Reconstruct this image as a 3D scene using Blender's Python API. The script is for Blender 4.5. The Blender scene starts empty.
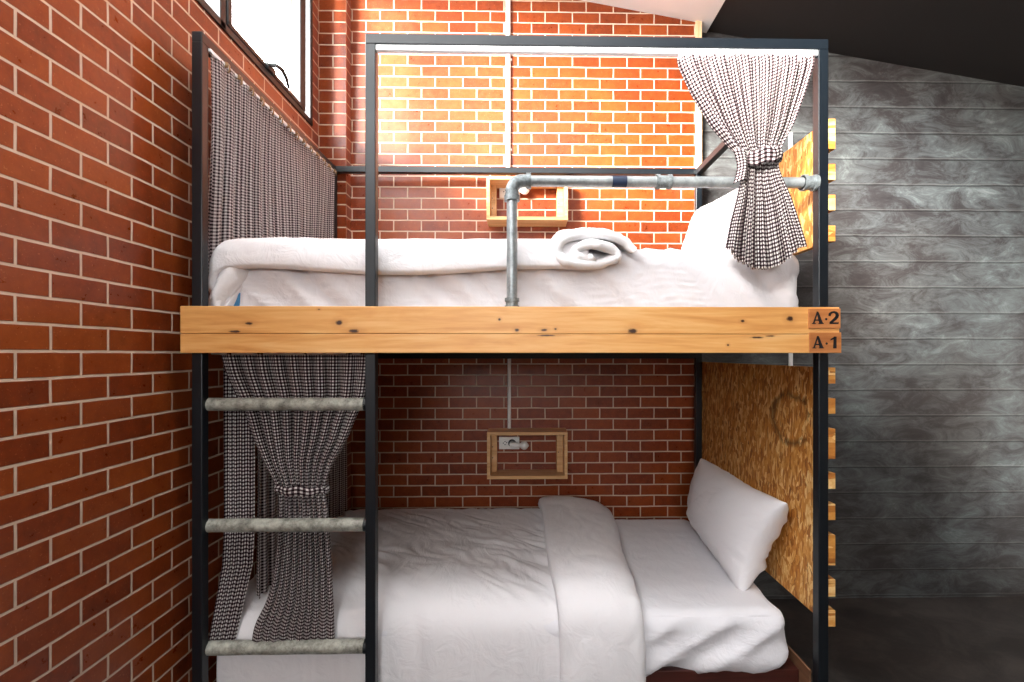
import bpy, bmesh, math, random
from mathutils import Vector, noise
random.seed(7)
C = bpy.context.scene.collection
PI = math.pi
# ------------------------------------------------------------------ camera model (1024 x 682 frame)
F, ZC, YAW = 475.0, 1.51, math.radians(1.1)
PX0, PY0 = 530.0, 354.0
def W(px, py, Y):
    """world (x, z) of the point on the plane y=Y that the pixel looks at (Y in metres from the lens)"""
    dx, dz = (px - PX0) / F, -(py - PY0) / F
    x = dx * math.cos(YAW) + math.sin(YAW)
    y = -dx * math.sin(YAW) + math.cos(YAW)
    k = Y / y
    return x * k, ZC + dz * k
def WX(px, Y): return W(px, PY0, Y)[0]
def WZ(px, py, Y): return W(px, py, Y)[1]

# ------------------------------------------------------------------ helpers
def link(name, me, mat=None, parent=None, smooth=False):
    o = bpy.data.objects.new(name, me); C.objects.link(o)
    if mat is not None: me.materials.append(mat)
    if parent is not None: o.parent = parent
    if smooth:
        for p in me.polygons: p.use_smooth = True
    return o
def mesh_from(verts, faces, uvs=None):
    me = bpy.data.meshes.new('m'); me.from_pydata([tuple(v) for v in verts], [], faces); me.update()
    if uvs is not None:
        l = me.uv_layers.new(name='UVMap')
        for lp in me.loops: l.data[lp.index].uv = uvs[lp.vertex_index]
    return me
def bm_box(bm, lo, hi, bev=0.0, seg=2):
    x0, y0, z0 = lo; x1, y1, z1 = hi
    if x0 > x1: x0, x1 = x1, x0
    if y0 > y1: y0, y1 = y1, y0
    if z0 > z1: z0, z1 = z1, z0
    vs = [bm.verts.new(p) for p in ((x0,y0,z0),(x1,y0,z0),(x1,y1,z0),(x0,y1,z0),(x0,y0,z1),(x1,y0,z1),(x1,y1,z1),(x0,y1,z1))]
    fs = [bm.faces.new([vs[i] for i in f]) for f in ((0,3,2,1),(4,5,6,7),(0,1,5,4),(1,2,6,5),(2,3,7,6),(3,0,4,7))]
    if bev > 0:
        es = list({e for f in fs for e in f.edges})
        bmesh.ops.bevel(bm, geom=es, offset=bev, segments=seg, profile=0.5, affect='EDGES')
def bm_tube(bm, pts, rads, seg=20, caps=True):
    pts = [Vector(p) for p in pts]; n = len(pts)
    if not hasattr(rads, '__len__'): rads = [rads] * n
    rings = []; ref = None
    for i, p in enumerate(pts):
        d = (pts[min(i+1, n-1)] - pts[max(i-1, 0)]).normalized()
        if ref is None: ref = Vector((0,0,1)) if abs(d.z) < .9 else Vector((1,0,0))
        u = (ref - d * ref.dot(d)).normalized(); v = d.cross(u); ref = u
        rings.append([bm.verts.new(p + (u*math.cos(2*PI*k/seg) + v*math.sin(2*PI*k/seg)) * rads[i]) for k in range(seg)])
    for a, b in zip(rings, rings[1:]):
        for k in range(seg): bm.faces.new((a[k], a[(k+1)%seg], b[(k+1)%seg], b[k]))
    if caps: bm.faces.new(rings[0][::-1]); bm.faces.new(rings[-1])
def done(name, bm, mat, parent=None, smooth=False, auto=False):
    bmesh.ops.recalc_face_normals(bm, faces=bm.faces[:])
    me = bpy.data.meshes.new('m'); bm.to_mesh(me); bm.free()
    o = link(name, me, mat, parent, smooth)
    if auto:
        for p in me.polygons: p.use_smooth = True
        me.set_sharp_from_angle(angle=math.radians(35))
    return o
def box(name, lo, hi, mat, parent=None, bev=0.0):
    bm = bmesh.new(); bm_box(bm, lo, hi, bev); return done(name, bm, mat, parent)
def tube(name, pts, r, mat, parent=None, seg=20):
    bm = bmesh.new(); bm_tube(bm, pts, r, seg); return done(name, bm, mat, parent, auto=True)
def tag(o, label=None, cat=None, group=None, kind=None):
    if label: o['label'] = label
    if cat: o['category'] = cat
    if group: o['group'] = group
    if kind: o['kind'] = kind
    return o
def empty(name, loc, label, cat, group=None):
    o = bpy.data.objects.new(name, None); C.objects.link(o); o.location = loc
    o.empty_display_size = .05
    return tag(o, label, cat, group)
def keep(o):  # parts are modelled in world coordinates: undo the parent's offset
    if o.parent is not None:
        p, off = o.parent, Vector((0,0,0))
        while p is not None: off += Vector(p.location); p = p.parent
        if o.type == 'MESH': o.data.transform(__import__('mathutils').Matrix.Translation(-off))
    return o

# ------------------------------------------------------------------ materials
class NT:
    def __init__(s, name):
        s.m = bpy.data.materials.new(name); s.m.use_nodes = True; s.t = s.m.node_tree; s.n = s.t.nodes
        s.b = s.n['Principled BSDF']; s.out = s.n['Material Output']
    def new(s, t, **kw):
        n = s.n.new(t)
        for k, v in kw.items():
            if k in n.inputs: n.inputs[k].default_value = v
            else: setattr(n, k, v)
        return n
    def lk(s, a, b): s.t.links.new(a, b)
    def math(s, op, a, b=None, c=None, clamp=False):
        n = s.n.new('ShaderNodeMath'); n.operation = op; n.use_clamp = clamp
        for i, x in enumerate((a, b, c)):
            if x is None: continue
            if isinstance(x, (int, float)): n.inputs[i].default_value = x
            else: s.lk(x, n.inputs[i])
        return n.outputs[0]
    def mix(s, f, a, b, mode='MIX'):
        n = s.n.new('ShaderNodeMix'); n.data_type = 'RGBA'; n.blend_type = mode
        for i, x in ((0, f), (6, a), (7, b)):
            if isinstance(x, (int, float)): n.inputs[i].default_value = x
            elif isinstance(x, tuple): n.inputs[i].default_value = x if len(x) == 4 else (*x, 1)
            else: s.lk(x, n.inputs[i])
        return n.outputs[2]
    def ramp(s, f, stops):
        n = s.n.new('ShaderNodeValToRGB'); e = n.color_ramp.elements
        while len(e) < len(stops): e.new(.5)
        for el, (p, c) in zip(e, stops): el.position = p; el.color = (*c, 1)
        s.lk(f, n.inputs[0]); return n.outputs[0]
    def coord(s, scale=(1,1,1), loc=(0,0,0), rot=(0,0,0), kind='Object'):
        t = s.n.new('ShaderNodeTexCoord'); m = s.n.new('ShaderNodeMapping')
        m.inputs['Scale'].default_value = scale; m.inputs['Location'].default_value = loc; m.inputs['Rotation'].default_value = rot
        s.lk(t.outputs[kind], m.inputs[0]); return m.outputs[0]
    def noise(s, vec, scale, detail=4, rough=.55, dist=0, out=0):
        n = s.new('ShaderNodeTexNoise', Scale=scale, Detail=detail, Roughness=rough, Distortion=dist)
        s.lk(vec, n.inputs['Vector']); return n.outputs[out]
    def bump(s, h, strength=.3, dist=.01):
        n = s.new('ShaderNodeBump', Strength=strength, Distance=dist); s.lk(h, n.inputs['Height'])
        s.lk(n.outputs[0], s.b.inputs['Normal']); return n
    def base(s, c, rough=.5, metal=0.0, spec=None):
        if isinstance(c, tuple): s.b.inputs['Base Color'].default_value = (*c, 1)
        else: s.lk(c, s.b.inputs['Base Color'])
        if isinstance(rough, (int, float)): s.b.inputs['Roughness'].default_value = rough
        else: s.lk(rough, s.b.inputs['Roughness'])
        s.b.inputs['Metallic'].default_value = metal
        if spec is not None: s.b.inputs['Specular IOR Level'].default_value = spec
        return s.m
def lin(r, g, b):
    f = lambda c: ((c/255)/12.92 if c/255 <= .04045 else (((c/255)+.055)/1.055)**2.4)
    return (f(r), f(g), f(b))

PITCH, BW = 0.0655, 0.163
def brick_mat(name, horiz, hoff, zoff):
    """horiz: which object axis runs along the wall (0 = x, 1 = y)"""
    s = NT(name)
    tc = s.n.new('ShaderNodeTexCoord'); sp = s.n.new('ShaderNodeSeparateXYZ'); s.lk(tc.outputs['Object'], sp.inputs[0])
    # several faces (column sides) need the other axis: choose by the normal
    ge = s.n.new('ShaderNodeNewGeometry'); sn = s.n.new('ShaderNodeSeparateXYZ'); s.lk(ge.outputs['Normal'], sn.inputs[0])
    useY = s.math('GREATER_THAN', s.math('ABSOLUTE', sn.outputs[0]), .6)
    h = s.math('ADD', s.math('MULTIPLY', sp.outputs[0], s.math('SUBTRACT', 1.0, useY)), s.math('MULTIPLY', sp.outputs[1], useY))
    nz = s.noise(tc.outputs['Object'], 9, 2)
    wob = s.math('MULTIPLY', s.math('SUBTRACT', nz, .5), .004)
    cb = s.n.new('ShaderNodeCombineXYZ')
    s.lk(s.math('ADD', s.math('ADD', h, hoff + 50*BW), wob), cb.inputs[0])
    s.lk(s.math('ADD', s.math('ADD', sp.outputs[2], zoff + 50*PITCH), wob), cb.inputs[1])
    br = s.new('ShaderNodeTexBrick', Scale=1.0)
    br.inputs['Mortar Size'].default_value = .0044; br.inputs['Mortar Smooth'].default_value = .35; br.inputs['Bias'].default_value = 0
    br.inputs['Brick Width'].default_value = BW; br.inputs['Row Height'].default_value = PITCH
    br.offset = .5; br.squash = 1
    br.inputs['Color1'].default_value = (0,0,0,1); br.inputs['Color2'].default_value = (1,1,1,1); br.inputs['Mortar'].default_value = (.5,.5,.5,1)
    s.lk(cb.outputs[0], br.inputs['Vector'])
    mott = s.noise(tc.outputs['Object'], 30, 5, .65)
    big = s.noise(tc.outputs['Object'], 2.2, 3)
    v = s.math('ADD', s.math('MULTIPLY', br.outputs[0], .30), s.math('ADD', s.math('MULTIPLY', mott, .65), s.math('MULTIPLY', s.math('SUBTRACT', big, .5), .5)))
    col = s.ramp(v, [(0.05, lin(82, 31, 12)), (.40, lin(126, 51, 17)), (.75, lin(150, 70, 26)), (1, lin(172, 90, 42))])
    fine = s.noise(tc.outputs['Object'], 160, 2)
    col = s.mix(s.math('MULTIPLY', s.math('GREATER_THAN', fine, .68), .25), col, lin(200, 130, 90))
    mcol = s.mix(s.noise(tc.outputs['Object'], 25, 3), lin(186, 158, 136), lin(220, 198, 178))
    c = s.mix(br.outputs[1], col, mcol)
    rg = s.math('ADD', s.math('MULTIPLY', mott, .22), s.math('ADD', .20, s.math('MULTIPLY', br.outputs[1], .5)), clamp=True)
    hgt = s.math('ADD', s.math('MULTIPLY', s.math('SUBTRACT', 1.0, br.outputs[1]), 1.0), s.math('MULTIPLY', mott, .22))
    s.bump(hgt, .75, .004)
    return s.base(c, rg, 0, .42)
# vertical joint of the course that starts at z joint; phases measured on the photograph
_bx, _bz = W(435.2, 364.0, 2.827)
M_brick_back = brick_mat('glazed_brick_back', 0, -(_bx) , -_bz)
M_brick_left = brick_mat('glazed_brick_left', 1, -1.194, -_bz)

def wood_mat(name, c0, c1, c2, knots=(), scale=1.0, rough=.45, axis=0, kn_y=0.0):
    s = NT(name)
    sc = [14*scale]*3; sc[axis] = 1.1*scale
    v = s.coord(tuple(sc)); g = s.noise(v, 1.6, 6, .6, 1.2)
    v2 = s.coord(tuple(x*3 for x in sc)); g2 = s.noise(v2, 2.4, 3, .5)
    f = s.math('ADD', s.math('MULTIPLY', g, .75), s.math('MULTIPLY', g2, .25))
    c = s.ramp(f, [(.30, c0), (.5, c1), (.68, c2)])
    if knots:
        tc = s.n.new('ShaderNodeTexCoord'); sp = s.n.new('ShaderNodeSeparateXYZ'); s.lk(tc.outputs['Object'], sp.inputs[0])
        wn = s.math('MULTIPLY', s.math('SUBTRACT', s.noise(tc.outputs['Object'], 90, 2), .5), .9)
        tot = None; halo = None
        for (x, z, rx, rz) in knots:
            a = s.math('POWER', s.math('DIVIDE', s.math('SUBTRACT', sp.outputs[0], x), rx), 2)
            b = s.math('POWER', s.math('DIVIDE', s.math('SUBTRACT', sp.outputs[2], z), rz), 2)
            d = s.math('ADD', s.math('SQRT', s.math('ADD', a, b)), wn)
            k = s.math('SUBTRACT', 1.25, d, clamp=True)
            hk = s.math('MULTIPLY', s.math('SUBTRACT', 1.0, s.math('DIVIDE', d, 3.2), clamp=True), .45)
            tot = k if tot is None else s.math('MAXIMUM', tot, k)
            halo = hk if halo is None else s.math('MAXIMUM', halo, hk)
        c = s.mix(halo, c, lin(176, 106, 48))
        c = s.mix(s.math('MULTIPLY', tot, 1.6, clamp=True), c, lin(58, 30, 14))
    s.bump(f, .15, .002)
    return s.base(c, rough)

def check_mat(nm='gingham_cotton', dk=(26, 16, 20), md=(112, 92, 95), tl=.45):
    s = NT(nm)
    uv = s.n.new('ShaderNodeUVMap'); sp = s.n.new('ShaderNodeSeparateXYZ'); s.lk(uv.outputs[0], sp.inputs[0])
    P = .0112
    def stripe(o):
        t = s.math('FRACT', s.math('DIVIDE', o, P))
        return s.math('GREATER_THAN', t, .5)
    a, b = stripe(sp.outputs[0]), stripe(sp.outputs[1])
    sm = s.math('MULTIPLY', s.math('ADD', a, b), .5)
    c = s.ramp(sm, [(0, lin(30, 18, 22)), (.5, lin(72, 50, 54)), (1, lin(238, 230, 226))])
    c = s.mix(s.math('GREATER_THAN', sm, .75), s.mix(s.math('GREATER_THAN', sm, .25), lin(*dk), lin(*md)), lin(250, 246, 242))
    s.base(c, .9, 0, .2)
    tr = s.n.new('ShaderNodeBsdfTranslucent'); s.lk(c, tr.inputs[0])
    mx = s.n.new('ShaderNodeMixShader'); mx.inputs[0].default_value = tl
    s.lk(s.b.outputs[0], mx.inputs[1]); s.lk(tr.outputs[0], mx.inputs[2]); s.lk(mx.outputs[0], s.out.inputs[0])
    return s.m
M_check = check_mat(); M_gingham_backlit = check_mat('backlit_gingham_cotton', (54, 43, 47), (178, 164, 165), .6)  # same cloth twice; the side drapes' copy has backlight painted into lighter colours
def cloth_mat(name, col):
    s = NT(name); v = s.coord()
    n1 = s.noise(s.coord((1, .55, 1.1), rot=(.3, .2, .7)), 11, 4, .55, 1.0); n2 = s.noise(v, 700, 1); n3 = s.noise(s.coord((1, 1, .6), rot=(0, .6, -.5)), 24, 3, .5, .8)
    rg = s.math('ABSOLUTE', s.math('SUBTRACT', n1, .5))
    s.bump(s.math('ADD', s.math('ADD', s.math('MULTIPLY', rg, -2.0), s.math('MULTIPLY', n3, .35)), s.math('MULTIPLY', n2, .04)), .20, .020)
    s.base(col, .88, 0, .25); s.b.inputs['Sheen Weight'].default_value = .15
    return s.m
M_linen = cloth_mat('white_bed_linen', lin(236, 233, 235))
M_sheet = cloth_mat('white_fitted_sheet', lin(232, 230, 234))
M_towel = cloth_mat('white_cotton', lin(240, 238, 239))
M_blue = cloth_mat('blue_cotton', lin(70, 128, 172))
def metal(name, c, rough, metalness, nsc=40, amt=.3, c2=None):
    s = NT(name); v = s.coord(); n = s.noise(v, nsc, 5, .7)
    cc = s.mix(s.math('MULTIPLY', s.math('SUBTRACT', n, .35, clamp=True), amt*4, clamp=True), c, c2 or tuple(x*.5 for x in c))
    s.bump(n, .12, .002)
    return s.base(cc, s.math('ADD', s.math('MULTIPLY', n, .2), rough - .1), metalness)
M_black = metal('black_painted_steel', lin(9, 15, 21), .36, .0, 60, .15, lin(16, 26, 32))
M_galv = metal('galvanised_steel', lin(176, 182, 184), .42, .55, 22, .5, lin(92, 98, 98))
M_rung = metal('weathered_galvanised_steel', lin(196, 196, 184), .55, .15, 26, .7, lin(80, 78, 68))
M_cast = metal('cast_iron_fitting', lin(152, 160, 162), .5, .45, 60, .6, lin(70, 76, 78))
M_tape = metal('dark_blue_tape', lin(24, 40, 66), .5, 0)
M_track = metal('white_track', lin(232, 236, 240), .35, 0, 30, .05)
M_white = metal('white_plastic', lin(238, 236, 232), .35, 0, 30, .05)
M_hole = metal('dark_plastic', lin(34, 30, 30), .5, 0)
M_brass = metal('tan_plastic', lin(150, 118, 82), .45, .2)
M_wframe = metal('dark_window_frame', lin(30, 34, 36), .45, .0, 60, .1)

def osb_mat():
    s = NT('oriented_strand_board')
    layers = []
    for i, (rx, sx, sz, off) in enumerate(((.22, 34, 10, 0), (-.35, 40, 12, 3), (.8, 30, 14, 7), (-.05, 60, 14, 11))):
        tc = s.n.new('ShaderNodeTexCoord')
        mp = s.n.new('ShaderNodeMapping'); mp.inputs['Rotation'].default_value = (rx, 0, 0); mp.inputs['Location'].default_value = (0, off, off*.7)
        s.lk(tc.outputs['Object'], mp.inputs[0])
        m2 = s.n.new('ShaderNodeMapping'); m2.inputs['Scale'].default_value = (2, sx, sz); s.lk(mp.outputs[0], m2.inputs[0])
        nd = s.n.new('ShaderNodeTexNoise'); nd.inputs['Scale'].default_value = 1.4; s.lk(m2.outputs[0], nd.inputs[0])
        mxv = s.n.new('ShaderNodeVectorMath'); mxv.operation = 'MULTIPLY_ADD'; mxv.inputs[1].default_value = (.35,.35,.35)
        s.lk(nd.outputs['Color'], mxv.inputs[0]); s.lk(m2.outputs[0], mxv.inputs[2])
        vo = s.new('ShaderNodeTexVoronoi', Scale=1.9); vo.feature = 'F1'; s.lk(mxv.outputs[0], vo.inputs['Vector'])
        sc = s.n.new('ShaderNodeSeparateColor'); s.lk(vo.outputs['Color'], sc.inputs[0]); layers.append((sc.outputs[0], sc.outputs[1], vo.outputs['Distance']))
    pick = s.math('GREATER_THAN', layers[0][1], .5); p2 = s.math('GREATER_THAN', layers[1][1], .55); p3 = s.math('GREATER_THAN', layers[3][1], .7)
    def mixv(f, a, b): return s.math('ADD', s.math('MULTIPLY', a, s.math('SUBTRACT', 1.0, f)), s.math('MULTIPLY', b, f))
    v = mixv(p3, mixv(p2, mixv(pick, layers[0][0], layers[2][0]), layers[1][0]), layers[3][0])
    gr = s.noise(s.coord((2, 120, 22)), 1.5, 3)
    v = s.math('ADD', s.math('MULTIPLY', v, .42), s.math('ADD', s.math('MULTIPLY', gr, .32), s.math('MULTIPLY', s.noise(s.coord((5, 26, 9)), 4, 5, .7), .36)))
    c = s.ramp(v, [(.24, lin(110, 60, 20)), (.42, lin(184, 114, 44)), (.58, lin(212, 146, 66)), (.80, lin(248, 212, 146))])
    # burnt ring mark near the front of the lower board
    tc = s.n.new('ShaderNodeTexCoord'); sp = s.n.new('ShaderNodeSeparateXYZ'); s.lk(tc.outputs['Object'], sp.inputs[0])
    ry, rz = 1.81 - 2.1, ZC - .25
    dy = s.math('DIVIDE', s.math('SUBTRACT', sp.outputs[1], ry), .13); dz = s.math('DIVIDE', s.math('SUBTRACT', sp.outputs[2], rz), .088)
    d = s.math('SQRT', s.math('ADD', s.math('POWER', dy, 2), s.math('POWER', dz, 2)))
    d = s.math('ADD', d, s.math('MULTIPLY', s.math('SUBTRACT', s.noise(tc.outputs['Object'], 12, 3), .5), .7))
    ring = s.math('SUBTRACT', 1.0, s.math('MULTIPLY', s.math('ABSOLUTE', s.math('SUBTRACT', d, 1.0)), 4.5), clamp=True)
    gap = s.math('GREATER_THAN', s.math('ADD', dy, s.math('MULTIPLY', s.noise(tc.outputs['Object'], 20, 2), .8)), -.45)
    ring = s.math('MULTIPLY', ring, s.math('MULTIPLY', gap, s.math('GREATER_THAN', s.noise(tc.outputs['Object'], 26, 2), .4)))
    c = s.mix(s.math('MULTIPLY', ring, .7), c, lin(70, 40, 16))
    s.bump(v, .3, .003)
    return s.base(c, .55)
M_osb = osb_mat()

def concrete_mat(name, planks, dark=1.0, warm=False):
    s = NT(name); v = s.coord((1, 1, 1.3))
    n1 = s.noise(v, 1.5, 5, .6, .8); n2 = s.noise(s.coord((.8, 1, 1.8), rot=(0, .5, 0)), 5.5, 9, .78, .9); n3 = s.noise(v, 1.0, 2, .5, .4)
    f = s.math('ADD', s.math('MULTIPLY', n1, .35), s.math('MULTIPLY', n2, .65))
    a, b, c_, d = ((34, 30, 32), (62, 60, 61), (92, 97, 98), (142, 151, 150)) if not warm else ((40, 36, 35), (62, 57, 55), (86, 80, 77), (104, 98, 94))
    c = s.ramp(f, [(.28, lin(*a)), (.45, lin(*b)), (.57, lin(*c_)), (.74, lin(*d))])
    c = s.mix(s.math('MULTIPLY', s.math('SUBTRACT', s.noise(s.coord(), .9, 3), .42, clamp=True), 4.0, clamp=True), c, s.mix(1.0, c, (.86, .74, .68), 'MULTIPLY'))
    h = s.math('MULTIPLY', n2, .4)
    if planks:
        sp = s.n.new('ShaderNodeSeparateXYZ'); tc = s.n.new('ShaderNodeTexCoord'); s.lk(tc.outputs['Object'], sp.inputs[0])
        wob = s.math('MULTIPLY', s.math('SUBTRACT', s.noise(tc.outputs['Object'], 5, 2), .5), .01)
        t = s.math('FRACT', s.math('DIVIDE', s.math('ADD', s.math('ADD', sp.outputs[2], planks[1] + 5*planks[0]), wob), planks[0]))
        l = s.math('SUBTRACT', 1.0, s.math('MULTIPLY', s.math('ABSOLUTE', s.math('SUBTRACT', t, .5)), 32), clamp=True)
        c = s.mix(s.math('MULTIPLY', l, .75), c, lin(22, 20, 20))
        t2 = s.math('SUBTRACT', 1.0, s.math('MULTIPLY', s.math('ABSOLUTE', s.math('SUBTRACT', t, .56)), 50), clamp=True)
        c = s.mix(s.math('MULTIPLY', t2, .30), c, lin(150, 150, 146))
        h = s.math('SUBTRACT', h, s.math('MULTIPLY', l, .8))
    s.bump(h, .5, .006)
    return s.base(c, s.math('ADD', .30, s.math('MULTIPLY', n2, .35)), 0, .45)
CW = 2.90   # concrete wall plane
_pz = 26.05 * CW / F
M_conc = concrete_mat('board_marked_concrete', (_pz, -WZ(900, 340+101/1.995, CW) + _pz*.5))
M_floor = concrete_mat('polished_concrete_floor', None, warm=True)
s = NT('dark_soffit_paint'); s.bump(s.noise(s.coord(), 60, 3), .1, .003); M_soffit = s.base(lin(44, 39, 38), .85)
s = NT('white_ceiling_paint'); s.bump(s.noise(s.coord(), 40, 3), .05, .003); M_ceil = s.base(lin(240, 240, 240), .8)
s = NT('plain_wall_plaster'); s.bump(s.noise(s.coord(), 30, 3), .08, .003); M_plaster = s.base(lin(190, 182, 174), .85)
M_trim = wood_mat('pale_trim_wood', lin(214, 160, 112), lin(232, 184, 138), lin(240, 202, 162), axis=2)
M_shelf = wood_mat('pine_shelf', lin(190, 132, 76), lin(218, 168, 112), lin(234, 192, 140), axis=0)
M_plate = wood_mat('darker_stained_wood', lin(160, 92, 44), lin(184, 116, 62), lin(202, 136, 80), axis=0)
M_ink = metal('black_ink', lin(16, 14, 18), .6, 0)
M_redwood = wood_mat('dark_red_platform_wood', lin(52, 22, 18), lin(70, 32, 26), lin(88, 42, 32), axis=0, rough=.35)
M_redwood2 = wood_mat('worn_brown_edging', lin(84, 54, 38), lin(110, 76, 54), lin(150, 112, 84), axis=1)
M_ply = wood_mat('ply_edge', lin(150, 104, 62), lin(176, 128, 82), lin(196, 150, 102), axis=1)
s = NT('window_glass'); gl = s.n.new('ShaderNodeBsdfGlossy'); gl.inputs['Roughness'].default_value = .02; tp = s.n.new('ShaderNodeBsdfTransparent')
mx = s.n.new('ShaderNodeMixShader'); mx.inputs[0].default_value = .05
s.lk(tp.outputs[0], mx.inputs[1]); s.lk(gl.outputs[0], mx.inputs[2]); s.lk(mx.outputs[0], s.out.inputs[0])
M_glass = s.m

# ------------------------------------------------------------------ room
XL, YW, YC, XR, YR = -1.16, 2.827, 2.748, 4.6, -3.6
def roofz(x): return ZC + 2.06 - .174 * (x - .47) + .03
def struct(name, o): o.name = name; return tag(o, kind='structure')
def poly_prism(name, pts, axis, a, b, mat, parent=None):
    """extrude a polygon (2-D points) along an axis from a to b"""
    def mk(p, w):
        if axis == 1: return (p[0], w, p[1])
        if axis == 0: return (w, p[0], p[1])
        return (p[0], p[1], w)
    bm = bmesh.new(); A = [bm.verts.new(mk(p, a)) for p in pts]; B = [bm.verts.new(mk(p, b)) for p in pts]; n = len(pts)
    bm.faces.new(A); bm.faces.new(B[::-1])
    for i in range(n): bm.faces.new((A[i], B[i], B[(i+1)%n], A[(i+1)%n]))
    return done(name, bm, mat, parent)
FZ = 0.0
struct('floor', box('floor', (XL-.3, YR, -.12), (XR+.2, CW+.2, FZ), M_floor))
XB = WX(695.2, YW)      # right end of the brick facing
XT = WX(701.8, YW - .012)
struct('wall_back', poly_prism('wall_back', [(XL-.2, FZ), (XB, FZ), (XB, roofz(XB)), (XL-.2, roofz(XL-.2))], 1, YW, CW+.2, M_brick_back))
struct('wall_concrete', poly_prism('wall_concrete', [(XB, FZ), (XR, FZ), (XR, roofz(XR)+.2), (XB, roofz(XB)+.2)], 1, CW, CW+.2, M_conc))
# brick pier in the back left corner
struct('wall_pier', poly_prism('wall_pier', [(XL, FZ), (WX(346, YC), FZ), (WX(346, YC), roofz(WX(346, YC))), (XL, roofz(XL))], 1, YC, YW, M_brick_back))
# timber strip that ends the brick facing; its top stands a little proud of the slope
struct('trim_1', poly_prism('trim_1', [(XB, FZ), (XT, FZ), (XT, WZ(701, 17, YW)), (XB + .012, WZ(698, 10, YW)), (XB, WZ(696, 14, YW))], 1, YW-.014, CW, M_trim))
# left wall with a long high window; sill measured on the photograph
SILL, WY1, WY0 = ZC + 1.262, 2.655, -2.6
WTOP = SILL + 1.02
bm = bmesh.new()
bm_box(bm, (XL-.08, YR, FZ), (XL, CW, SILL))
bm_box(bm, (XL-.08, YR, SILL), (XL, WY0, WTOP))
bm_box(bm, (XL-.08, WY1, SILL), (XL, CW, WTOP))
bm_box(bm, (XL-.08, YR, WTOP), (XL, CW, roofz(XL)))
struct('wall_left', done('wall_left', bm, M_brick_left))
# window: dark frame, opening sash, panes
wf = bmesh.new(); fx0, fx1 = XL-.07, XL+.008
bm_box(wf, (fx0, WY0, SILL), (fx1, WY1, SILL+.028), .003)
bm_box(wf, (fx0, WY0, WTOP-.03), (fx1, WY1, WTOP), .003)
bm_box(wf, (fx0, WY1-.03, SILL), (fx1, WY1, WTOP), .003)
bm_box(wf, (fx0, WY0, SILL), (fx1, WY0+.03, WTOP), .003)
for y in (1.862, .70, -.45, -1.6): bm_box(wf, (fx0, y-.018, SILL), (fx1, y+.018, WTOP), .003)
win = struct('window_1', done('window_1', wf, M_wframe))
sb = bmesh.new(); sx0, sx1 = XL-.035, XL+.012
bm_box(sb, (sx0, 2.50, SILL+.035), (sx1, 2.56, WTOP-.035), .004)
bm_box(sb, (sx0, 1.885, SILL+.035), (sx1, 1.915, WTOP-.035), .004)
bm_box(sb, (sx0, 1.885, SILL+.03), (sx1, 2.56, SILL+.05), .004)
bm_box(sb, (sx0, 1.885, WTOP-.055), (sx1, 2.56, WTOP-.03), .004)
done('sash', sb, M_wframe, win)
hy = 2.21
hb = bmesh.new(); hz = SILL+.05
bm_box(hb, (XL+.005, hy-.045, hz-.022), (XL+.022, hy+.02, hz+.005), .003)
bm_tube(hb, [(XL+.02, hy-.03, hz), (XL+.045, hy-.02, hz+.004), (XL+.055, hy+.01, hz+.004), (XL+.055, hy+.05, hz-.012), (XL+.05, hy+.085, hz-.04)], [.008,.009,.009,.008,.006], 10)
done('window_handle', hb, M_wframe, win, auto=True)
for a, b in ((WY0+.03, -1.618), (-1.582, -.468), (-.432, .682), (.718, 1.844), (1.915, 2.50)):
    box('pane', (XL-.03, a, SILL+.028), (XL-.024, b, WTOP-.03), M_glass, win)
# ceiling: white roof slope, dark lower section to the right
XD = WX(703, CW)
def slope_slab(name, xa, xb, y0, y1, za, zb, th, mat):
    return poly_prism(name, [(xa, za), (xb, zb), (xb, zb+th), (xa, za+th)], 1, y0, y1, mat)
SX0, SX1, SY0, SY1 = -.45, .6, .5, 1.15     # unseen roof opening, added to light the bunk and walls from above
bm = bmesh.new()
def roof_piece(bm, pts, y0, y1):
    A = [bm.verts.new((x, y0, z)) for x, z in pts]; B = [bm.verts.new((x, y1, z)) for x, z in pts]; n = len(pts)
    bm.faces.new(A); bm.faces.new(B[::-1])
    for i in range(n): bm.faces.new((A[i], B[i], B[(i+1)%n], A[(i+1)%n]))
rl = lambda x: (x, roofz(x)); ru = lambda x: (x, roofz(x)+.3)
right = [rl(XD+.02), (XD+.02, roofz(XD)+.10), (XR+.2, roofz(XR)+.16), (XR+.2, roofz(XR)+.3)]
for ya, yb in ((YR, SY0), (SY1, CW+.2)): roof_piece(bm, [rl(XL-.25)] + right + [ru(XL-.25)], ya, yb)
roof_piece(bm, [rl(XL-.25), rl(SX0), ru(SX0), ru(XL-.25)], SY0, SY1)
roof_piece(bm, [rl(SX1)] + right + [ru(SX1)], SY0, SY1)
struct('ceiling', done('ceiling', bm, M_ceil))
zd0 = WZ(703, 30.5, CW); xe, ze = W(1024, 87, CW); sl = (ze - zd0) / (xe - XD)
struct('ceiling_soffit', slope_slab('ceiling_soffit', XD, XR, YR, CW, zd0, zd0 + sl*(XR-XD), .06, M_soffit))
struct('wall_right', box('wall_right', (XR, YR, FZ), (XR+.2, CW, 3.9), M_plaster))
# wall behind the camera with an unseen opening, added and shaped to steer daylight
bm = bmesh.new()
OX0, OX1, OZ0, OZ1 = -1.05, .35, 1.8, 2.9
bm_box(bm, (XL-.18, YR-.2, FZ), (OX0, YR, 4.0)); bm_box(bm, (OX1, YR-.2, FZ), (XR+.2, YR, 4.0)); bm_box(bm, (OX0, YR-.2, OZ1), (OX1, YR, 4.0)); bm_box(bm, (OX0, YR-.2, FZ), (OX1, YR, OZ0))
struct('wall_front', done('wall_front', bm, M_plaster))

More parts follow.
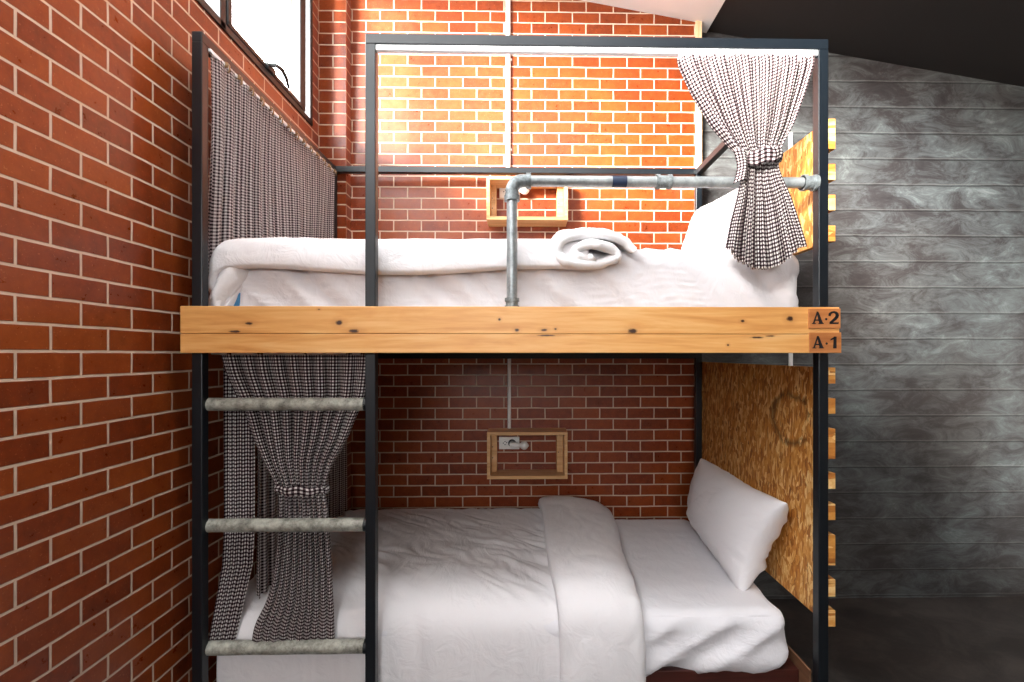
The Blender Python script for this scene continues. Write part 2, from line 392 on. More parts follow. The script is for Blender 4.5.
# ------------------------------------------------------------------ bunk bed
Y0, YB, T = 1.583, 2.702, .034
bed = empty('bunk_bed', (0, 2.1, 0), 'black steel bunk bed with pine front beam, pipe ladder rungs and chipboard head panels', 'bunk bed')
def part(o): return keep(o)
xA = WX(191.5, Y0); xB = WX(365, Y0); xE = WX(828.7, Y0)
ZT = WZ(366, 33, Y0)
ZB0 = WZ(510, 353, 1.545); ZB1 = WZ(510, 306.5, 1.545)
def bar(name, lo, hi, mat=M_black): return part(box(name, lo, hi, mat, bed, .0025))
bar('post', (xA, Y0, 0), (xA+T, Y0+T, ZT-T))
bar('post', (xB, Y0, 0), (xB+T, Y0+T, ZT-T))
bar('post', (xE-T, Y0, 0), (xE, Y0+T, ZT-T))
bar('post', (xA, YB, 0), (xA+T, YB+T, ZT-T))
bar('post', (xE-T, YB, 0), (xE, YB+T, ZT-T))
bar('top_rail', (xB, Y0, ZT-T), (xE, Y0+T, ZT))
bar('top_rail', (xA, YB, ZT-T), (xE, YB+T, ZT))
bar('top_rail', (xA, Y0, ZT-T), (xA+T, YB, ZT))
bar('top_rail', (xE-T, Y0+T, ZT-T), (xE, YB, ZT))
# deck under the upper mattress and platform under the lower one
part(box('upper_deck', (xA+.004, Y0+T+.002, ZB0+.012), (xE-.004, YB+T, ZB0+.04), M_ply, bed))
bar('deck_rail', (xA+T, YB, ZB0-.03), (xE-T, YB+T, ZB0+.012))
ZP = WZ(813.5, 677.5, Y0)
part(box('lower_platform', (xA+T, 1.678, ZP-.14), (WX(812, Y0+.02), YB-.001, ZP-.036), M_redwood, bed, .002))
part(box('platform_edging', (WX(812, Y0+.02), Y0+T, ZP-.14), (WX(812, Y0+.02)+.006, YB+T, ZP+.002), M_redwood2, bed))
bar('platform_rail', (xA+T, Y0+.05, ZP-.18), (xE-T, Y0+T+.05, ZP-.14))
bar('platform_rail', (xA+T, YB, ZP-.075), (xE-T, YB+T, ZP-.036))
# front beam: two pine boards
YF = 1.545
kn = []
for (px, py, rx, rz) in ((249,323.5,.0115,.0045),(339,322.7,.011,.0075),(235,331.5,.018,.004),(354,331,.015,.006),(319,309.5,.004,.002),(499.5,319.5,.004,.004),
                         (517,330,.007,.005),(544,330,.009,.004),(546,335.5,.028,.0025),(632.5,331,.014,.008),(742.5,321,.006,.004),(790,318.7,.010,.0085),
                         (757,337.5,.02,.003),(770,336,.014,.0025),(728,345,.0035,.003),(555.5,329,.004,.003)):
    x, z = W(px, py, YF); kn.append((x - 0, z, rx, rz))
M_pine = wood_mat('honey_pine', lin(204, 134, 66), lin(226, 164, 94), lin(238, 188, 124), kn, scale=.9, rough=.42, axis=0)
xbL, xbR = WX(180, YF), WX(808.5, YF)
zs = WZ(500, 334, YF)
part(box('front_beam', (xbL, YF, zs+.0006), (WX(839.5, YF), Y0-.001, ZB1), M_pine, bed, .002))
part(box('front_beam', (xbL, YF, ZB0), (WX(839.5, YF), Y0-.001, zs-.0006), M_pine, bed, .002))
def letters(bm, kind, x, z, h, y):
    """flat inked strokes on the plane y; x,z is the lower left corner"""
    def quad(pts):
        vs = [bm.verts.new((x + a*h, y, z + b*h)) for a, b in pts]
        vt = [bm.verts.new((x + a*h, y-.0006, z + b*h)) for a, b in pts]
        n = len(pts); bm.faces.new(vs); bm.faces.new(vt[::-1])
        for i in range(n): bm.faces.new((vs[i], vs[(i+1)%n], vt[(i+1)%n], vt[i]))
    if kind == 'A':
        quad([(.08,.06),(.22,.06),(.52,1.0),(.40,.98)])
        quad([(.38,1.03),(.54,1.03),(.94,.06),(.62,.06)])
        quad([(.24,.27),(.70,.27),(.70,.38),(.26,.38)])
        quad([(0,0),(.34,0),(.34,.07),(0,.07)]); quad([(.54,0),(1.0,0),(1.0,.07),(.54,.07)])
    if kind == 'dot':
        quad([(.12*math.cos(k*PI/6), .45 + .12*math.sin(k*PI/6)) for k in range(12)])
    if kind == '2':
        pts = [(.08,.70,.10),(.10,.84,.11),(.24,.96,.09),(.44,1.0,.09),(.64,.94,.12),(.74,.78,.15),(.70,.60,.15),(.54,.42,.13),(.34,.26,.11),(.14,.10,.10)]
        for (a, b, w1), (c, d, w2) in zip(pts, pts[1:]):
            dx, dz = c-a, d-b; L = math.hypot(dx, dz); nx, nz = -dz/L, dx/L; e = .03/L
            a2, b2, c2, d2 = a-dx*e, b-dz*e, c+dx*e, d+dz*e
            quad([(a2-nx*w1*.95, b2-nz*w1*.95), (a2+nx*w1*.95, b2+nz*w1*.95), (c2+nx*w2*.95, d2+nz*w2*.95), (c2-nx*w2*.95, d2-nz*w2*.95)])
        quad([(.06,0),(.84,0),(.86,.20),(.80,.14),(.10,.14)])
    if kind == '1':
        quad([(.24,0),(.54,0),(.54,1.0),(.30,1.0)])
        quad([(.0,.66),(.04,.80),(.40,1.0),(.38,.80)])
for (y0, y1, digit, tint) in ((308.5, 328.6, '2', 0), (332.4, 352.9, '1', 1)):
    x0, zt = W(808.8 + .8*tint, y0, YF-.004); x1, zb = W(840.6 + .8*tint, y1, YF-.004)
    pl = part(box('name_plate', (x0, YF-.004, zb), (x1, Y0-.0005, zt), M_plate, bed, .001))
    bm = bmesh.new(); yy = YF-.0042
    for k, px, w, hh in (('A', 811.8, 0, 12.2), ('dot', 826.2, 0, 10), (digit, 828.6 if digit == '2' else 829.8, 0, 12)):
        lx, lz = W(px + .4*tint, (324.0 if digit == '2' else 348.4) - (.4 if k == 'dot' else 0), yy)
        hgt = hh*yy/F
        letters(bm, k, lx, lz, hgt, yy)
    lt = done('lettering', bm, M_ink, None)
    lt.data.transform(__import__('mathutils').Matrix.Translation((0, -2.1, 0))); lt.parent = pl
# ladder rungs
for py in (404.2, 525, 647):
    zc = WZ(285, py, Y0+T+.004); yy = Y0+T+.004; r = .0222
    bm = bmesh.new(); x0, x1 = xA+T-.004, xB+.002; n = 26; pts = []; rr = []
    for i in range(n):
        t = i/(n-1); pts.append((x0+(x1-x0)*t, yy, zc)); rr.append(r*(1+.02*math.sin(t*19+py)))
    bm_tube(bm, pts, rr, 22); rg = keep(done('rung', bm, M_rung, bed, auto=True))
    cl = tube('weld_collar', [(x1-.016, yy, zc-2*0), (x1+.001, yy, zc)], r*1.03, M_black)
    cl.data.transform(__import__('mathutils').Matrix.Translation((0, -2.1, 0))); cl.parent = rg
# guard rail of galvanised pipe
YP = Y0 + T/2 + .004; zg = WZ(600, 181.5, YP); R = .0185
xv = WX(512, YP); xe_ = xE - T
guard = tube('guard_rail', [(xv+.05, YP, zg), (xe_, YP, zg)], R, M_galv, bed, 24); keep(guard)
def sub(o, p):
    off = Vector((0,0,0)); q = p
    while q is not None: off += Vector(q.location); q = q.parent
    o.data.transform(__import__('mathutils').Matrix.Translation(-off)); o.parent = p; return o
post = keep(tube('guard_upright', [(xv, YP, ZB1-.02), (xv, YP, zg-.05)], R*.98, M_galv, bed, 24))
arc = [(xv, YP, zg-.062), (xv, YP, zg-.045)] + [(xv+.036-.036*math.cos(a), YP, zg-.036+.036*math.sin(a)) for a in [k*PI/16 for k in range(0, 9)]] + [(xv+.048, YP, zg), (xv+.06, YP, zg)]
bm = bmesh.new(); bm_tube(bm, arc, R*1.2, 24)
bm_tube(bm, [(xv, YP, zg-.068), (xv, YP, zg-.05)], R*1.42, 24); bm_tube(bm, [(xv+.048, YP, zg), (xv+.064, YP, zg)], R*1.42, 24)
sub(done('pipe_elbow', bm, M_cast, auto=True), guard)
def coupling(px, w, r, p=None, mat=M_cast, rims=True):
    xc = WX(px, YP); bm = bmesh.new(); bm_tube(bm, [(xc-w/2, YP, zg), (xc+w/2, YP, zg)], r, 24)
    if rims:
        for sgn in (-1, 1): bm_tube(bm, [(xc+sgn*(w/2-.006)-.006, YP, zg), (xc+sgn*(w/2-.006)+.006, YP, zg)], r*1.16, 24)
    return bm
sub(done('pipe_coupling', coupling(663.5, .052, R*1.16), M_cast, auto=True), guard)
sub(done('pipe_flange', coupling(809, .048, R*1.28), M_cast, auto=True), guard)
sub(done('tape_band', coupling(619, .049, R*1.035, rims=False), M_tape, auto=True), guard)
bm = bmesh.new(); bm_tube(bm, [(xv, YP, ZB1-.004), (xv, YP, ZB1+.03)], R*1.14, 24); bm_tube(bm, [(xv, YP, ZB1+.022), (xv, YP, ZB1+.034)], R*1.32, 24)
bm_tube(bm, [(xv, YP, ZB1-.001), (xv, YP, ZB1+.008)], R*1.35, 24)
sub(done('pipe_socket', bm, M_cast, auto=True), post)
# head panels with finger-cut front edges
def panel(ytop, ybot, tabs):
    xo = xE + .0005; xi = xo; yfr = Y0+.002; yn = Y0 + .075; yb = YB+T
    zt, zb = WZ(829, ytop, Y0), WZ(829, ybot, Y0)
    outline = [(yb, zb), (yb, zt)]
    k = 0
    for a, b in tabs:
        za, zb_ = WZ(829, a, Y0), WZ(829, b, Y0)
        if k == 0: outline.append((yfr, zt))
        else: outline += [(yn, za), (yfr, za)]
        if (a, b) == tabs[-1]: outline.append((yfr, zb))
        else: outline += [(yfr, zb_), (yn, zb_)]
        k += 1
    bm = bmesh.new()
    A = [bm.verts.new((xi, y, z)) for y, z in outline]; B = [bm.verts.new((xi+.0235, y, z)) for y, z in outline]; n = len(outline)
    bm.faces.new(A); bm.faces.new(B[::-1])
    for i in range(n): bm.faces.new((A[i], B[i], B[(i+1)%n], A[(i+1)%n]))
    return keep(done('head_panel', bm, M_osb, bed))
panel(118.5, 241, ((118.5,148.5),(163.6,179.5),(194.5,210),(225.3,241)))
panel(367.6, 627, ((367.6,383.6),(398.6,413.7),(429,459),(473.5,489),(504.4,520.2),(535.5,565.6),(580,597),(611,627)))
# curtain tracks
def hang_track(lo, hi): return keep(box('curtain_track', lo, hi, M_track, bed, .001))
hang_track((xB+T, Y0+.004, ZT-T-.018), (xE-T, Y0+.022, ZT-T-.001))
hang_track((xA+T-.006, Y0+T, ZT-T-.012), (xA+T+.006, YB, ZT-T-.001))
hang_track((xA+T, Y0+T+.012, ZB0-.006), (xB, Y0+T+.030, ZB0+.011))

# ------------------------------------------------------------------ cloth surfaces
def slab(name, Cf, T_, nu, nv, mat, parent=None, pu=3.0, pv=3.0, wr=None, thick=None, uvs=None):
    """closed cushion: mid-surface Cf(s,t), thickness with rounded rim, wrinkle offset wr(s,t)"""
    e = 1e-3
    top, bot = [], []
    def dist(n):   # denser near the rim
        return [.5 - .5*math.cos(PI*(.12 + .76*i/n)) / math.cos(PI*.12) for i in range(n+1)]
    U, V = dist(nu), dist(nv)
    for v in V:
        for u in U:
            c = Vector(Cf(u, v)); du = Vector(Cf(min(u+e,1), v)) - Vector(Cf(max(u-e,0), v)); dv = Vector(Cf(u, min(v+e,1))) - Vector(Cf(u, max(v-e,0)))
            n = du.cross(dv).normalized()
            a = max(0, 1 - abs(2*u-1)**pu); b = max(0, 1 - abs(2*v-1)**pv)
            h = T_/2 * (a**(1/pu if pu > 2 else .5)) * (b**(1/pv if pv > 2 else .5))
            if thick: h *= thick(u, v)
            w = wr(u, v, c) * min(1, h/(T_*.2)) if wr else 0
            top.append(c + n*(h + w)); bot.append(c - n*(h - w*.4))
    W_ = nu+1; H_ = nv+1; verts = top + [None]*0; idxb = []
    for j in range(H_):
        for i in range(W_):
            if i in (0, nu) or j in (0, nv): idxb.append(j*W_+i)
            else: idxb.append(len(verts)); verts.append(bot[j*W_+i])
    faces = []
    for j in range(nv):
        for i in range(nu):
            a, b, c, d = j*W_+i, j*W_+i+1, (j+1)*W_+i+1, (j+1)*W_+i
            faces.append((a, b, c, d)); q = (idxb[d], idxb[c], idxb[b], idxb[a])
            if len(set(q)) == 4 and set(q) != {a, b, c, d}: faces.append(q)
    me = mesh_from(verts, faces)
    bm = bmesh.new(); bm.from_mesh(me); bmesh.ops.recalc_face_normals(bm, faces=bm.faces[:]); bm.to_mesh(me); bm.free()
    return link(name, me, mat, parent, smooth=True)
def fbm(x, y, z=0, o=3):
    return noise.fractal(Vector((x, y, z)), 1.0, 2.0, o)
def ridge(x, y, z=0):
    return 1 - abs(noise.noise(Vector((x, y, z)))) * 2
def bend(path, t):
    """point on a polyline with arclength parameter"""
    L = [0]
    for a, b in zip(path, path[1:]): L.append(L[-1] + math.hypot(b[0]-a[0], b[1]-a[1]))
    d = t * L[-1]
    for i in range(len(path)-1):
        if d <= L[i+1] + 1e-9:
            k = (d - L[i]) / (L[i+1]-L[i]); return (path[i][0]+(path[i+1][0]-path[i][0])*k, path[i][1]+(path[i+1][1]-path[i][1])*k)
    return path[-1]
def smooth_path(path, it=3):
    for _ in range(it):
        q = [path[0]]
        for a, b in zip(path, path[1:]):
            q += [(a[0]*.75+b[0]*.25, a[1]*.75+b[1]*.25), (a[0]*.25+b[0]*.75, a[1]*.25+b[1]*.75)]
        q.append(path[-1]); path = q
    return path

# ---- mattresses with fitted sheets
ZM = WZ(600, 515.5, 2.71)        # lower mattress top
def mattress(name, x0, x1, y0, y1, z0, z1, label, group, wrk, mat):
    root = empty(name, ((x0+x1)/2, (y0+y1)/2, z0), label, 'mattress', None)
    # superellipsoid-like rounded block built from a sphere-ish grid
    bm = bmesh.new(); bmesh.ops.create_cube(bm, size=2)
    bmesh.ops.subdivide_edges(bm, edges=bm.edges[:], cuts=90, use_grid_fill=True)
    hx, hy, hz = (x1-x0)/2, (y1-y0)/2, (z1-z0)/2; r = .055
    for v in bm.verts:
        p = Vector((v.co.x*hx, v.co.y*hy, v.co.z*hz))
        rz = min(r, hz*.75); q = Vector((max(-hx+r, min(hx-r, p.x)), max(-hy+r, min(hy-r, p.y)), max(-hz+rz, min(hz-rz, p.z))))
        d = p - q
        if d.length > 1e-9:
            dl = Vector((d.x/r, d.y/r, d.z/rz)); m = max(abs(dl.x), abs(dl.y), abs(dl.z)); dn = dl.normalized() * m
            p = q + Vector((dn.x*r, dn.y*r, dn.z*rz))
        nrm = (p - q).normalized() if (p-q).length > 1e-6 else Vector((0,0,1))
        wx, wz = p.x + (x0+x1)/2, p.z + (z0+z1)/2
        p += nrm * wrk(wx, p.y + (y0+y1)/2, (p.z + hz)/(2*hz), nrm)
        v.co = p + Vector((0, 0, hz))
    return root, done('fitted_sheet', bm, mat, root, smooth=True)
def wr_low(x, y, h, n):
    a = .013 * ridge(x*4.5 + y*3 - h*1.5, y*4 - h*.8 + x, 3.1) * (1 if n.z < .7 else .3)
    b = .006 * fbm(x*9, y*8 + h*1.5, 2) + .005*ridge(x*11 - h*2.2, y*9, 6)
    flare = .014 * max(0, .45-h) * 2 * (1 + .8*math.sin(x*17+1)) if n.z < .5 else 0
    return (a + b)*(.4 + .6*max(0, 1-n.z)) + flare - .004
low_m, low_s = mattress('mattress', -1.04, WX(791, 1.674), 1.674, 2.69, ZP-.034, ZM, 'white sheeted mattress of the lower bunk on the dark red platform', None, wr_low, M_sheet)
# loose hem of the lower sheet, hanging over the front edge at the right
def hem(u, v):
    x = WX(642, 1.69) - .25 + u*(WX(788, 1.69) - WX(642, 1.69) + .25)
    k = v; z = ZM - .075 - k*(.155 + .008*math.sin(u*9) + (.02 if u < .75 else .02 - .10*(u-.75)*4*k)); y = 1.688 - .012*math.sin(k*PI*.5) - .006*math.sin(u*23 + 1.4)*k - .010*math.sin(u*9+.6)*k
    if u > .9: y += (u-.9)**2*7
    return (x, y, z)
up_z0 = ZB0 + .042
ZU = WZ(720, 250.5, 1.70)
def wr_up(x, y, h, n):
    if n.y < -.3:
        t = x*9 + h*2.6
        a = .017 * ridge(t + .4*fbm(x*3, h), h*.5, 1.3) + .009 * ridge(t*2.3, h*.8, 7.7)
    else: a = .004*fbm(x*6, y*6, 1)
    return a - .004
up_m, up_s = mattress('mattress', WX(234, 1.70), WX(801, 1.70), 1.70, 2.69, up_z0, ZU, 'white sheeted mattress of the upper bunk above the pine beam', None, wr_up, M_sheet)
xq = WX(235, 1.685)
bq = box('mattress_base_cloth', (xq-.012, 1.69, ZB1-.03), (xq+.014, 1.76, ZB1+.062), M_blue, None, .004); sub(bq, up_m)

# ---- lower duvet
def wr_duv(u, v, c):
    x, y, z = c
    a = .012*fbm(x*2.6+3, y*2.6, z*2)
    d = x*.75 + y*.9; e_ = -x*.9 + y*.75
    b = .012*max(0, ridge(d*7, e_*2.0, 5.5) - .45)
    g = .006*ridge(d*17 + fbm(x*3, y*3)*1.2, e_*5, 2.2)
    # shallow diagonal hollow
    w = abs(c[0] + .30 - (c[1]-2.0)*.9)
    h = -.014*math.exp(-(w/.05)**2) if c[1] > 1.7 else 0
    return a*1.3 + b*4.0*(.5+fbm(x*2, y*2, 4)) + g*4.0*max(0, .5+fbm(x*1.7+5, y*1.7, 1)) + h
zc0 = ZM + .030
path_d = smooth_path([(2.71, zc0-.004), (2.3, zc0+.004), (1.90, zc0+.008), (1.78, zc0+.002), (1.695, zc0-.03), (1.668, zc0-.11), (1.664, zc0-.40)], 3)
duv = empty('duvet', (-.4, 2.1, ZM), 'large white duvet spread over the lower bunk with its top band turned back', 'duvet')
xd0, xd1 = -1.045, WX(556, 1.72)
def Cd(u, v):
    y, z = bend(path_d, v); x = xd0 + (xd1 + .06 - xd0)*u + .010*math.sin(v*7+u*3)*(1 if 0 else .4)
    z += .008*math.sin(u*5)*math.sin(v*4)
    return (x, y, z)
sub(slab('cover', Cd, .056, 190, 190, M_linen, None, 6, 9, wr_duv), duv)
def wr_band(u, v, c):
    x, y, z = c
    return .010*fbm(x*5, y*3.2+9, z*3) + .018*max(0, ridge(x*6 - y*4, y*5 + x*3, z*4+8.8)-.5) + .008*ridge(x*13-y*6, y*9, z*6)*max(0, .4+fbm(x*2, y*2))
zb0 = zc0 + .036
path_b = smooth_path([(2.715, zb0+.0), (2.66, zb0+.045), (2.4, zb0+.024), (1.90, zb0+.010), (1.76, zb0+.004), (1.670, zb0-.03), (1.640, zb0-.12), (1.632, zb0-.42)], 3)
def Cb(u, v):
    y, z = bend(path_b, v)
    f = max(0, min(1, (2.72-y)/1.0)); l = WX(538, 2.70)*(1-f) + WX(557, 1.66)*f
    r = WX(609, 2.70)*(1-f) + WX(641.5, 1.66)*f
    x = l + (r-l)*u + .008*math.sin(v*9)
    if y > 2.0: z -= .05*u**1.5*(y-2.0)/.7
    if u > .6: z -= (u-.6)**2*.22 * (1 if y > 1.7 else .3)
    return (x, y, z)
sub(slab('turned_back_band', Cb, .085, 70, 140, M_linen, None, 3.2, 9, wr_band), duv)

# ---- upper duvet: hangs a little over the front and left edges
zu0 = ZU + .018
upd = empty('duvet', (-.4, 2.1, ZU), 'white duvet on the upper bunk hanging over the mattress front edge, with a rolled end', 'duvet')
path_u = smooth_path([(2.70, zu0), (2.2, zu0+.004), (1.80, zu0+.006), (1.685, zu0-.004), (1.668, zu0-.045), (1.662, zu0-.105)], 3)
path_x = smooth_path([(WX(222, 1.70), -.17), (WX(217.5, 1.70), -.085), (WX(224, 1.70), -.015), (WX(245, 1.7), 0.0), (-.5, 0), (WX(588, 1.70), 0)], 3)
def Cu(u, v):
    y, z = bend(path_u, v); x, dz = bend(path_x, u)
    hang = (.012*math.sin(x*6+1)*max(0, (1.72-y)/.06) if y < 1.72 else 0)
    z = z + dz*(1 - .0*v) + hang
    if u < .12 and y < 1.8: x += (.12-u)*.12*(1.8-y)/.14; z -= (.12-u)*.10
    return (x, y, z)
def wr_ud(u, v, c):
    x, y, z = c
    return .007*fbm(x*4, y*4, z*5) + .008*max(0, ridge(x*3+z*5, z*16 - x*1.5, y*3)-.55) + .004*ridge(x*12+z*9, z*14, y*5)
sub(slab('cover', Cu, .052, 150, 90, M_linen, None, 8, 7, wr_ud), upd)
# bunched sheet end below its left corner
def Cg(u, v):
    z = ZB1 + .155 - .175*v; x = WX(214, 1.68) + (.115 - .065*v)*u + .006*math.sin(v*6); y = 1.685 - .015*math.sin(u*PI) + .012*math.sin(v*4+u*7)
    return (x, y, z)
sub(slab('hanging_corner', Cg, .040, 44, 44, M_linen, None, 3, 3, lambda u, v, c: .014*ridge(u*3.2+v*1.6, v*1.2-u, 3)), upd)
# rolled end: a flattened spiral whose end faces the room
cx, cz = W(598, 250.5, 1.64)
cpx = [(594,257),(586,259),(577,256),(577,249.5),(588,246.5),(602,248.5),(615,252.5),(617,259),(604,263.5),(586,265.5),(567,262.5),(559,254),(560.5,244),(571,237.5),(590,235),(610,237),(625,243.5),(634,252)]
spiral = []
for i in range(len(cpx)-1):
    p0, p1, p2, p3 = [cpx[max(0, min(len(cpx)-1, i+k))] for k in (-1, 0, 1, 2)]
    for k in range(9):
        t = k/9; q = [.5*((2*b1) + (-a1+c1)*t + (2*a1-5*b1+4*c1-d1)*t*t + (-a1+3*b1-3*c1+d1)*t**3) for a1, b1, c1, d1 in zip(p0, p1, p2, p3)]
        xx, zz = W(q[0], q[1], 1.64); spiral.append((xx-cx, zz-cz))
xx, zz = W(*cpx[-1], 1.64); spiral.append((xx-cx, zz-cz)); N = len(spiral)-1
def Croll(u, v):
    i = u*N; k = min(int(i), N-1); f = i-k
    x = spiral[k][0]*(1-f)+spiral[k+1][0]*f; z = spiral[k][1]*(1-f)+spiral[k+1][1]*f
    y = 1.632 + v*.95; lift = .055*min(1, v*5) + .0*v
    x += .010*math.sin(v*11+u*9)*(.4+v); yb = .010*math.sin(u*17)+.006*math.sin(u*41)
    return (cx + x, y + yb*(1-v), cz + z + lift)
sub(slab('rolled_end', Croll, .037, 200, 46, M_towel, None, 10, 8, lambda u, v, c: .005*fbm(c[0]*20, c[1]*9, c[2]*20) + .004*ridge(c[0]*25, c[1]*8, c[2]*25)), upd)

# ---- pillows
def pillow(name, q, bulge, label, seed, side=1):
    A, D, Cc, B = [Vector(p) for p in q]     # far top, far bottom, near bottom, near top
    cen = (A+B+Cc+D)/4
    root = empty(name, cen, label, 'pillow', None)
    def Cp(u, v):
        uu, vv = 2*u-1, 2*v-1
        k = .085; su = uu*(1-k*(1-vv*vv)); sv = vv*(1-k*(1-uu*uu)); a, b = (su+1)/2, (sv+1)/2
        p = (A*(1-a)+B*a)*(1-b) + (D*(1-a)+Cc*a)*b
        return p
    def th(u, v):
        return 1.0
    def wr(u, v, c):
        r = min(u, 1-u, v, 1-v); edge = max(0, 1-r/.28)
        ang = math.atan2(v-.5, u-.5)
        return .014*fbm(u*3+seed, v*3, seed) + .016*edge*ridge(ang*4.5+seed, r*2, seed) + .020*max(0, ridge(u*5+v*2.5+seed, v*2, seed)-.4)
    o = slab('pillow_case', Cp, bulge, 70, 60, M_linen, None, 2.35, 2.35, wr, th)
    # squarer fullness than a lens
    sub(o, root); return root
def pt(px, py, Y): x, z = W(px, py, Y); return (x, Y, z)
pillow('pillow', (pt(701, 458, 2.50), pt(690, 516, 2.62), pt(742, 596, 1.84), pt(787, 503, 1.72)), .21,
       'plump white pillow of the lower bunk leaning on the chipboard panel', 3.3)
pillow('pillow', (pt(697, 211, 2.52), pt(676, 268, 2.62), pt(775, 262, 1.86), pt(768, 170, 1.90)), .17,
       'white pillow of the upper bunk leaning behind the tied curtain', 8.1)

# ------------------------------------------------------------------ curtains
def interp_rows(rows, v):
    for a, b in zip(rows, rows[1:]):
        if v <= b[0] + 1e-9:
            k = (v-a[0])/(b[0]-a[0]) if b[0] > a[0] else 0
            return [x*(1-k)+y*k for x, y in zip(a[1:], b[1:])]
    return list(rows[-1][1:])
def sm_rows(rows, v, w=.02):
    acc = None
    for d in (-w, -w/2, 0, w/2, w):
        r = interp_rows(rows, min(1, max(0, v+d)))
        acc = r if acc is None else [x+y for x, y in zip(acc, r)]
    return [x/5 for x in acc]
def curtain_mesh(name, fn, nu, nv, uw, vh, parent, mat=M_check):
    verts, uvs, faces = [], [], []
    cum = [0.0]; row = [Vector(fn(i/nu, .10)) for i in range(nu+1)]     # weave follows the cloth's own length
    for a, b in zip(row, row[1:]): cum.append(cum[-1] + (b-a).length)
    for j in range(nv+1):
        for i in range(nu+1):
            u, v = i/nu, j/nv; verts.append(fn(u, v)); uvs.append((cum[i], -v*vh))
    for j in range(nv):
        for i in range(nu):
            a = j*(nu+1)+i; faces.append((a, a+1, a+nu+2, a+nu+1))
    o = link(name, mesh_from(verts, faces, uvs), mat, parent, smooth=True)
    m = o.modifiers.new('thickness', 'SOLIDIFY'); m.thickness = .0016; m.offset = 0
    return o
def pleat(u, n, seed):
    ph = u*n + .55*noise.noise(Vector((u*n*.35, seed, 0)))
    return math.sin(2*PI*ph) + .25*math.sin(4*PI*ph+1.3)
def tied_curtain(name, Yc, rowspx, n, uw, label, bot, seed, tie, amp_top=.013, Yfn=None, group=None, sink=None):
    ytop = rowspx[0][0]; ybot = rowspx[-1][0]
    rows = []
    for (y, l, r, amp) in rowspx: rows.append(((y-ytop)/(ybot-ytop), WX(l, Yc), WX(r, Yc), amp))
    zt, zb = WZ(700, ytop, Yc), WZ(700, ybot, Yc); H = zt - zb
    root = empty(name, ((rows[0][1]+rows[0][2])/2, Yc, zt), label, 'curtain', group)
    def fn(u, v):
        l, r, amp = sm_rows(rows, v)
        hb = bot(u)
        vv = v
        z = zt - H*vv
        if v > .55: z = zt - H*(.55 + (v-.55)/(.45)*(.45 + hb))
        p = pleat(u, n, seed)
        x = l + (r-l)*u
        # pleats also swing sideways so they stay folded
        x += (r-l)/n*.22*math.cos(2*PI*(u*n + .55*noise.noise(Vector((u*n*.35, seed, 0)))) + .6)
        y = Yc + amp*(.8*p + .35*math.sin(2*PI*u*n*.31 + seed)) + .006*math.sin(v*5+seed+u*4)
        if Yfn: y += Yfn(u, v)
        return (x, y, z)
    sub(curtain_mesh('drape', fn, n*18, 150, uw, H, None), root)
    # tie-back band around the gathered waist
    (lx, ly), (rx, ry), hh, dep = tie
    P0 = Vector((WX(lx, Yc), 0, WZ(lx, ly, Yc))); P1 = Vector((WX(rx, Yc), 0, WZ(rx, ry, Yc)))
    hw = (P1-P0).length/2; mid = (P0+P1)/2; ax = (P1-P0).normalized()
    verts, uvs, faces = [], [], []; NA, NB = 72, 8; hm = hh*Yc/F
    for j in range(NB+1):
        for i in range(NA):
            a = 2*PI*i/NA; w = j/NB - .5
            bulge = 1 + .10*math.cos(w*PI) + .035*math.sin(a*9+w*3) 
            p = mid + ax*(hw*math.cos(a)*bulge); z = p.z + hm*w*(1 + .15*math.sin(a*3)) + .003*math.sin(a*7)
            verts.append((p.x, Yc + Yfn_tie + dep*math.sin(a)*bulge, z)); uvs.append((i/NA*4*hw + .3, w*hm + z*0))
    for j in range(NB):
        for i in range(NA):
            a, b = j*NA+i, j*NA+(i+1)%NA; faces.append((a, b, b+NA, a+NA))
    o = link('tie_back', mesh_from(verts, faces, uvs), M_check, None, smooth=True)
    m = o.modifiers.new('thickness', 'SOLIDIFY'); m.thickness = .004; m.offset = 0
    sub(o, root)
    return root
Yfn_tie = 0
YU = 1.553
# upper right curtain
tied_curtain('tied_curtain', YU,
    [(53,678.5,814,.012),(62,680,813.5,.017),(91,692.5,804.5,.019),(124,711,792.5,.018),(146,729,781,.014),(158,742,778.5,.010),(166,744,777.5,.010),(178,741.5,780.5,.012),(198,738,788,.014),(225,732,796,.016),(252,728,804,.018)],
    17, .98, 'checked curtain tied at the waist, hanging at upper bunk right corner', lambda u: -.055 + .125*math.sin(min(1, max(0, u*1.08+.02))*PI)**.7 + .03*u, 2.2,
    ((741,163.5),(779.5,155.5), 14, .034), Yfn=lambda u, v: .012*(1 - math.sin(min(1, v)*PI*.8)) + .004)
tc_ = bpy.data.objects['tied_curtain']
# loose puff of cloth left of the tie
def Cpf(u, v):
    x0, z0 = W(733 + 4*math.sin(v*PI), 150 + 34*v, YU-.012)
    x1, z1 = W(750, 152 + 26*v, YU-.03)
    return (x0 + (x1-x0)*u, YU - .012 - .022*math.sin(u*PI) , z0 + (z1-z0)*u)
def puff(u, v): return Cpf(u, v)
sub(curtain_mesh('drape_fold', lambda u, v: puff(u, v), 30, 30, .10, .12, None), tc_)
# heading tape
x0, z0 = W(679, 53.5, YU+.012); x1, z1 = W(812, 59.5, YU+.012)
sub(box('heading_tape', (x0, YU+.016, z1), (x1, YU+.020, z0), M_track), tc_)

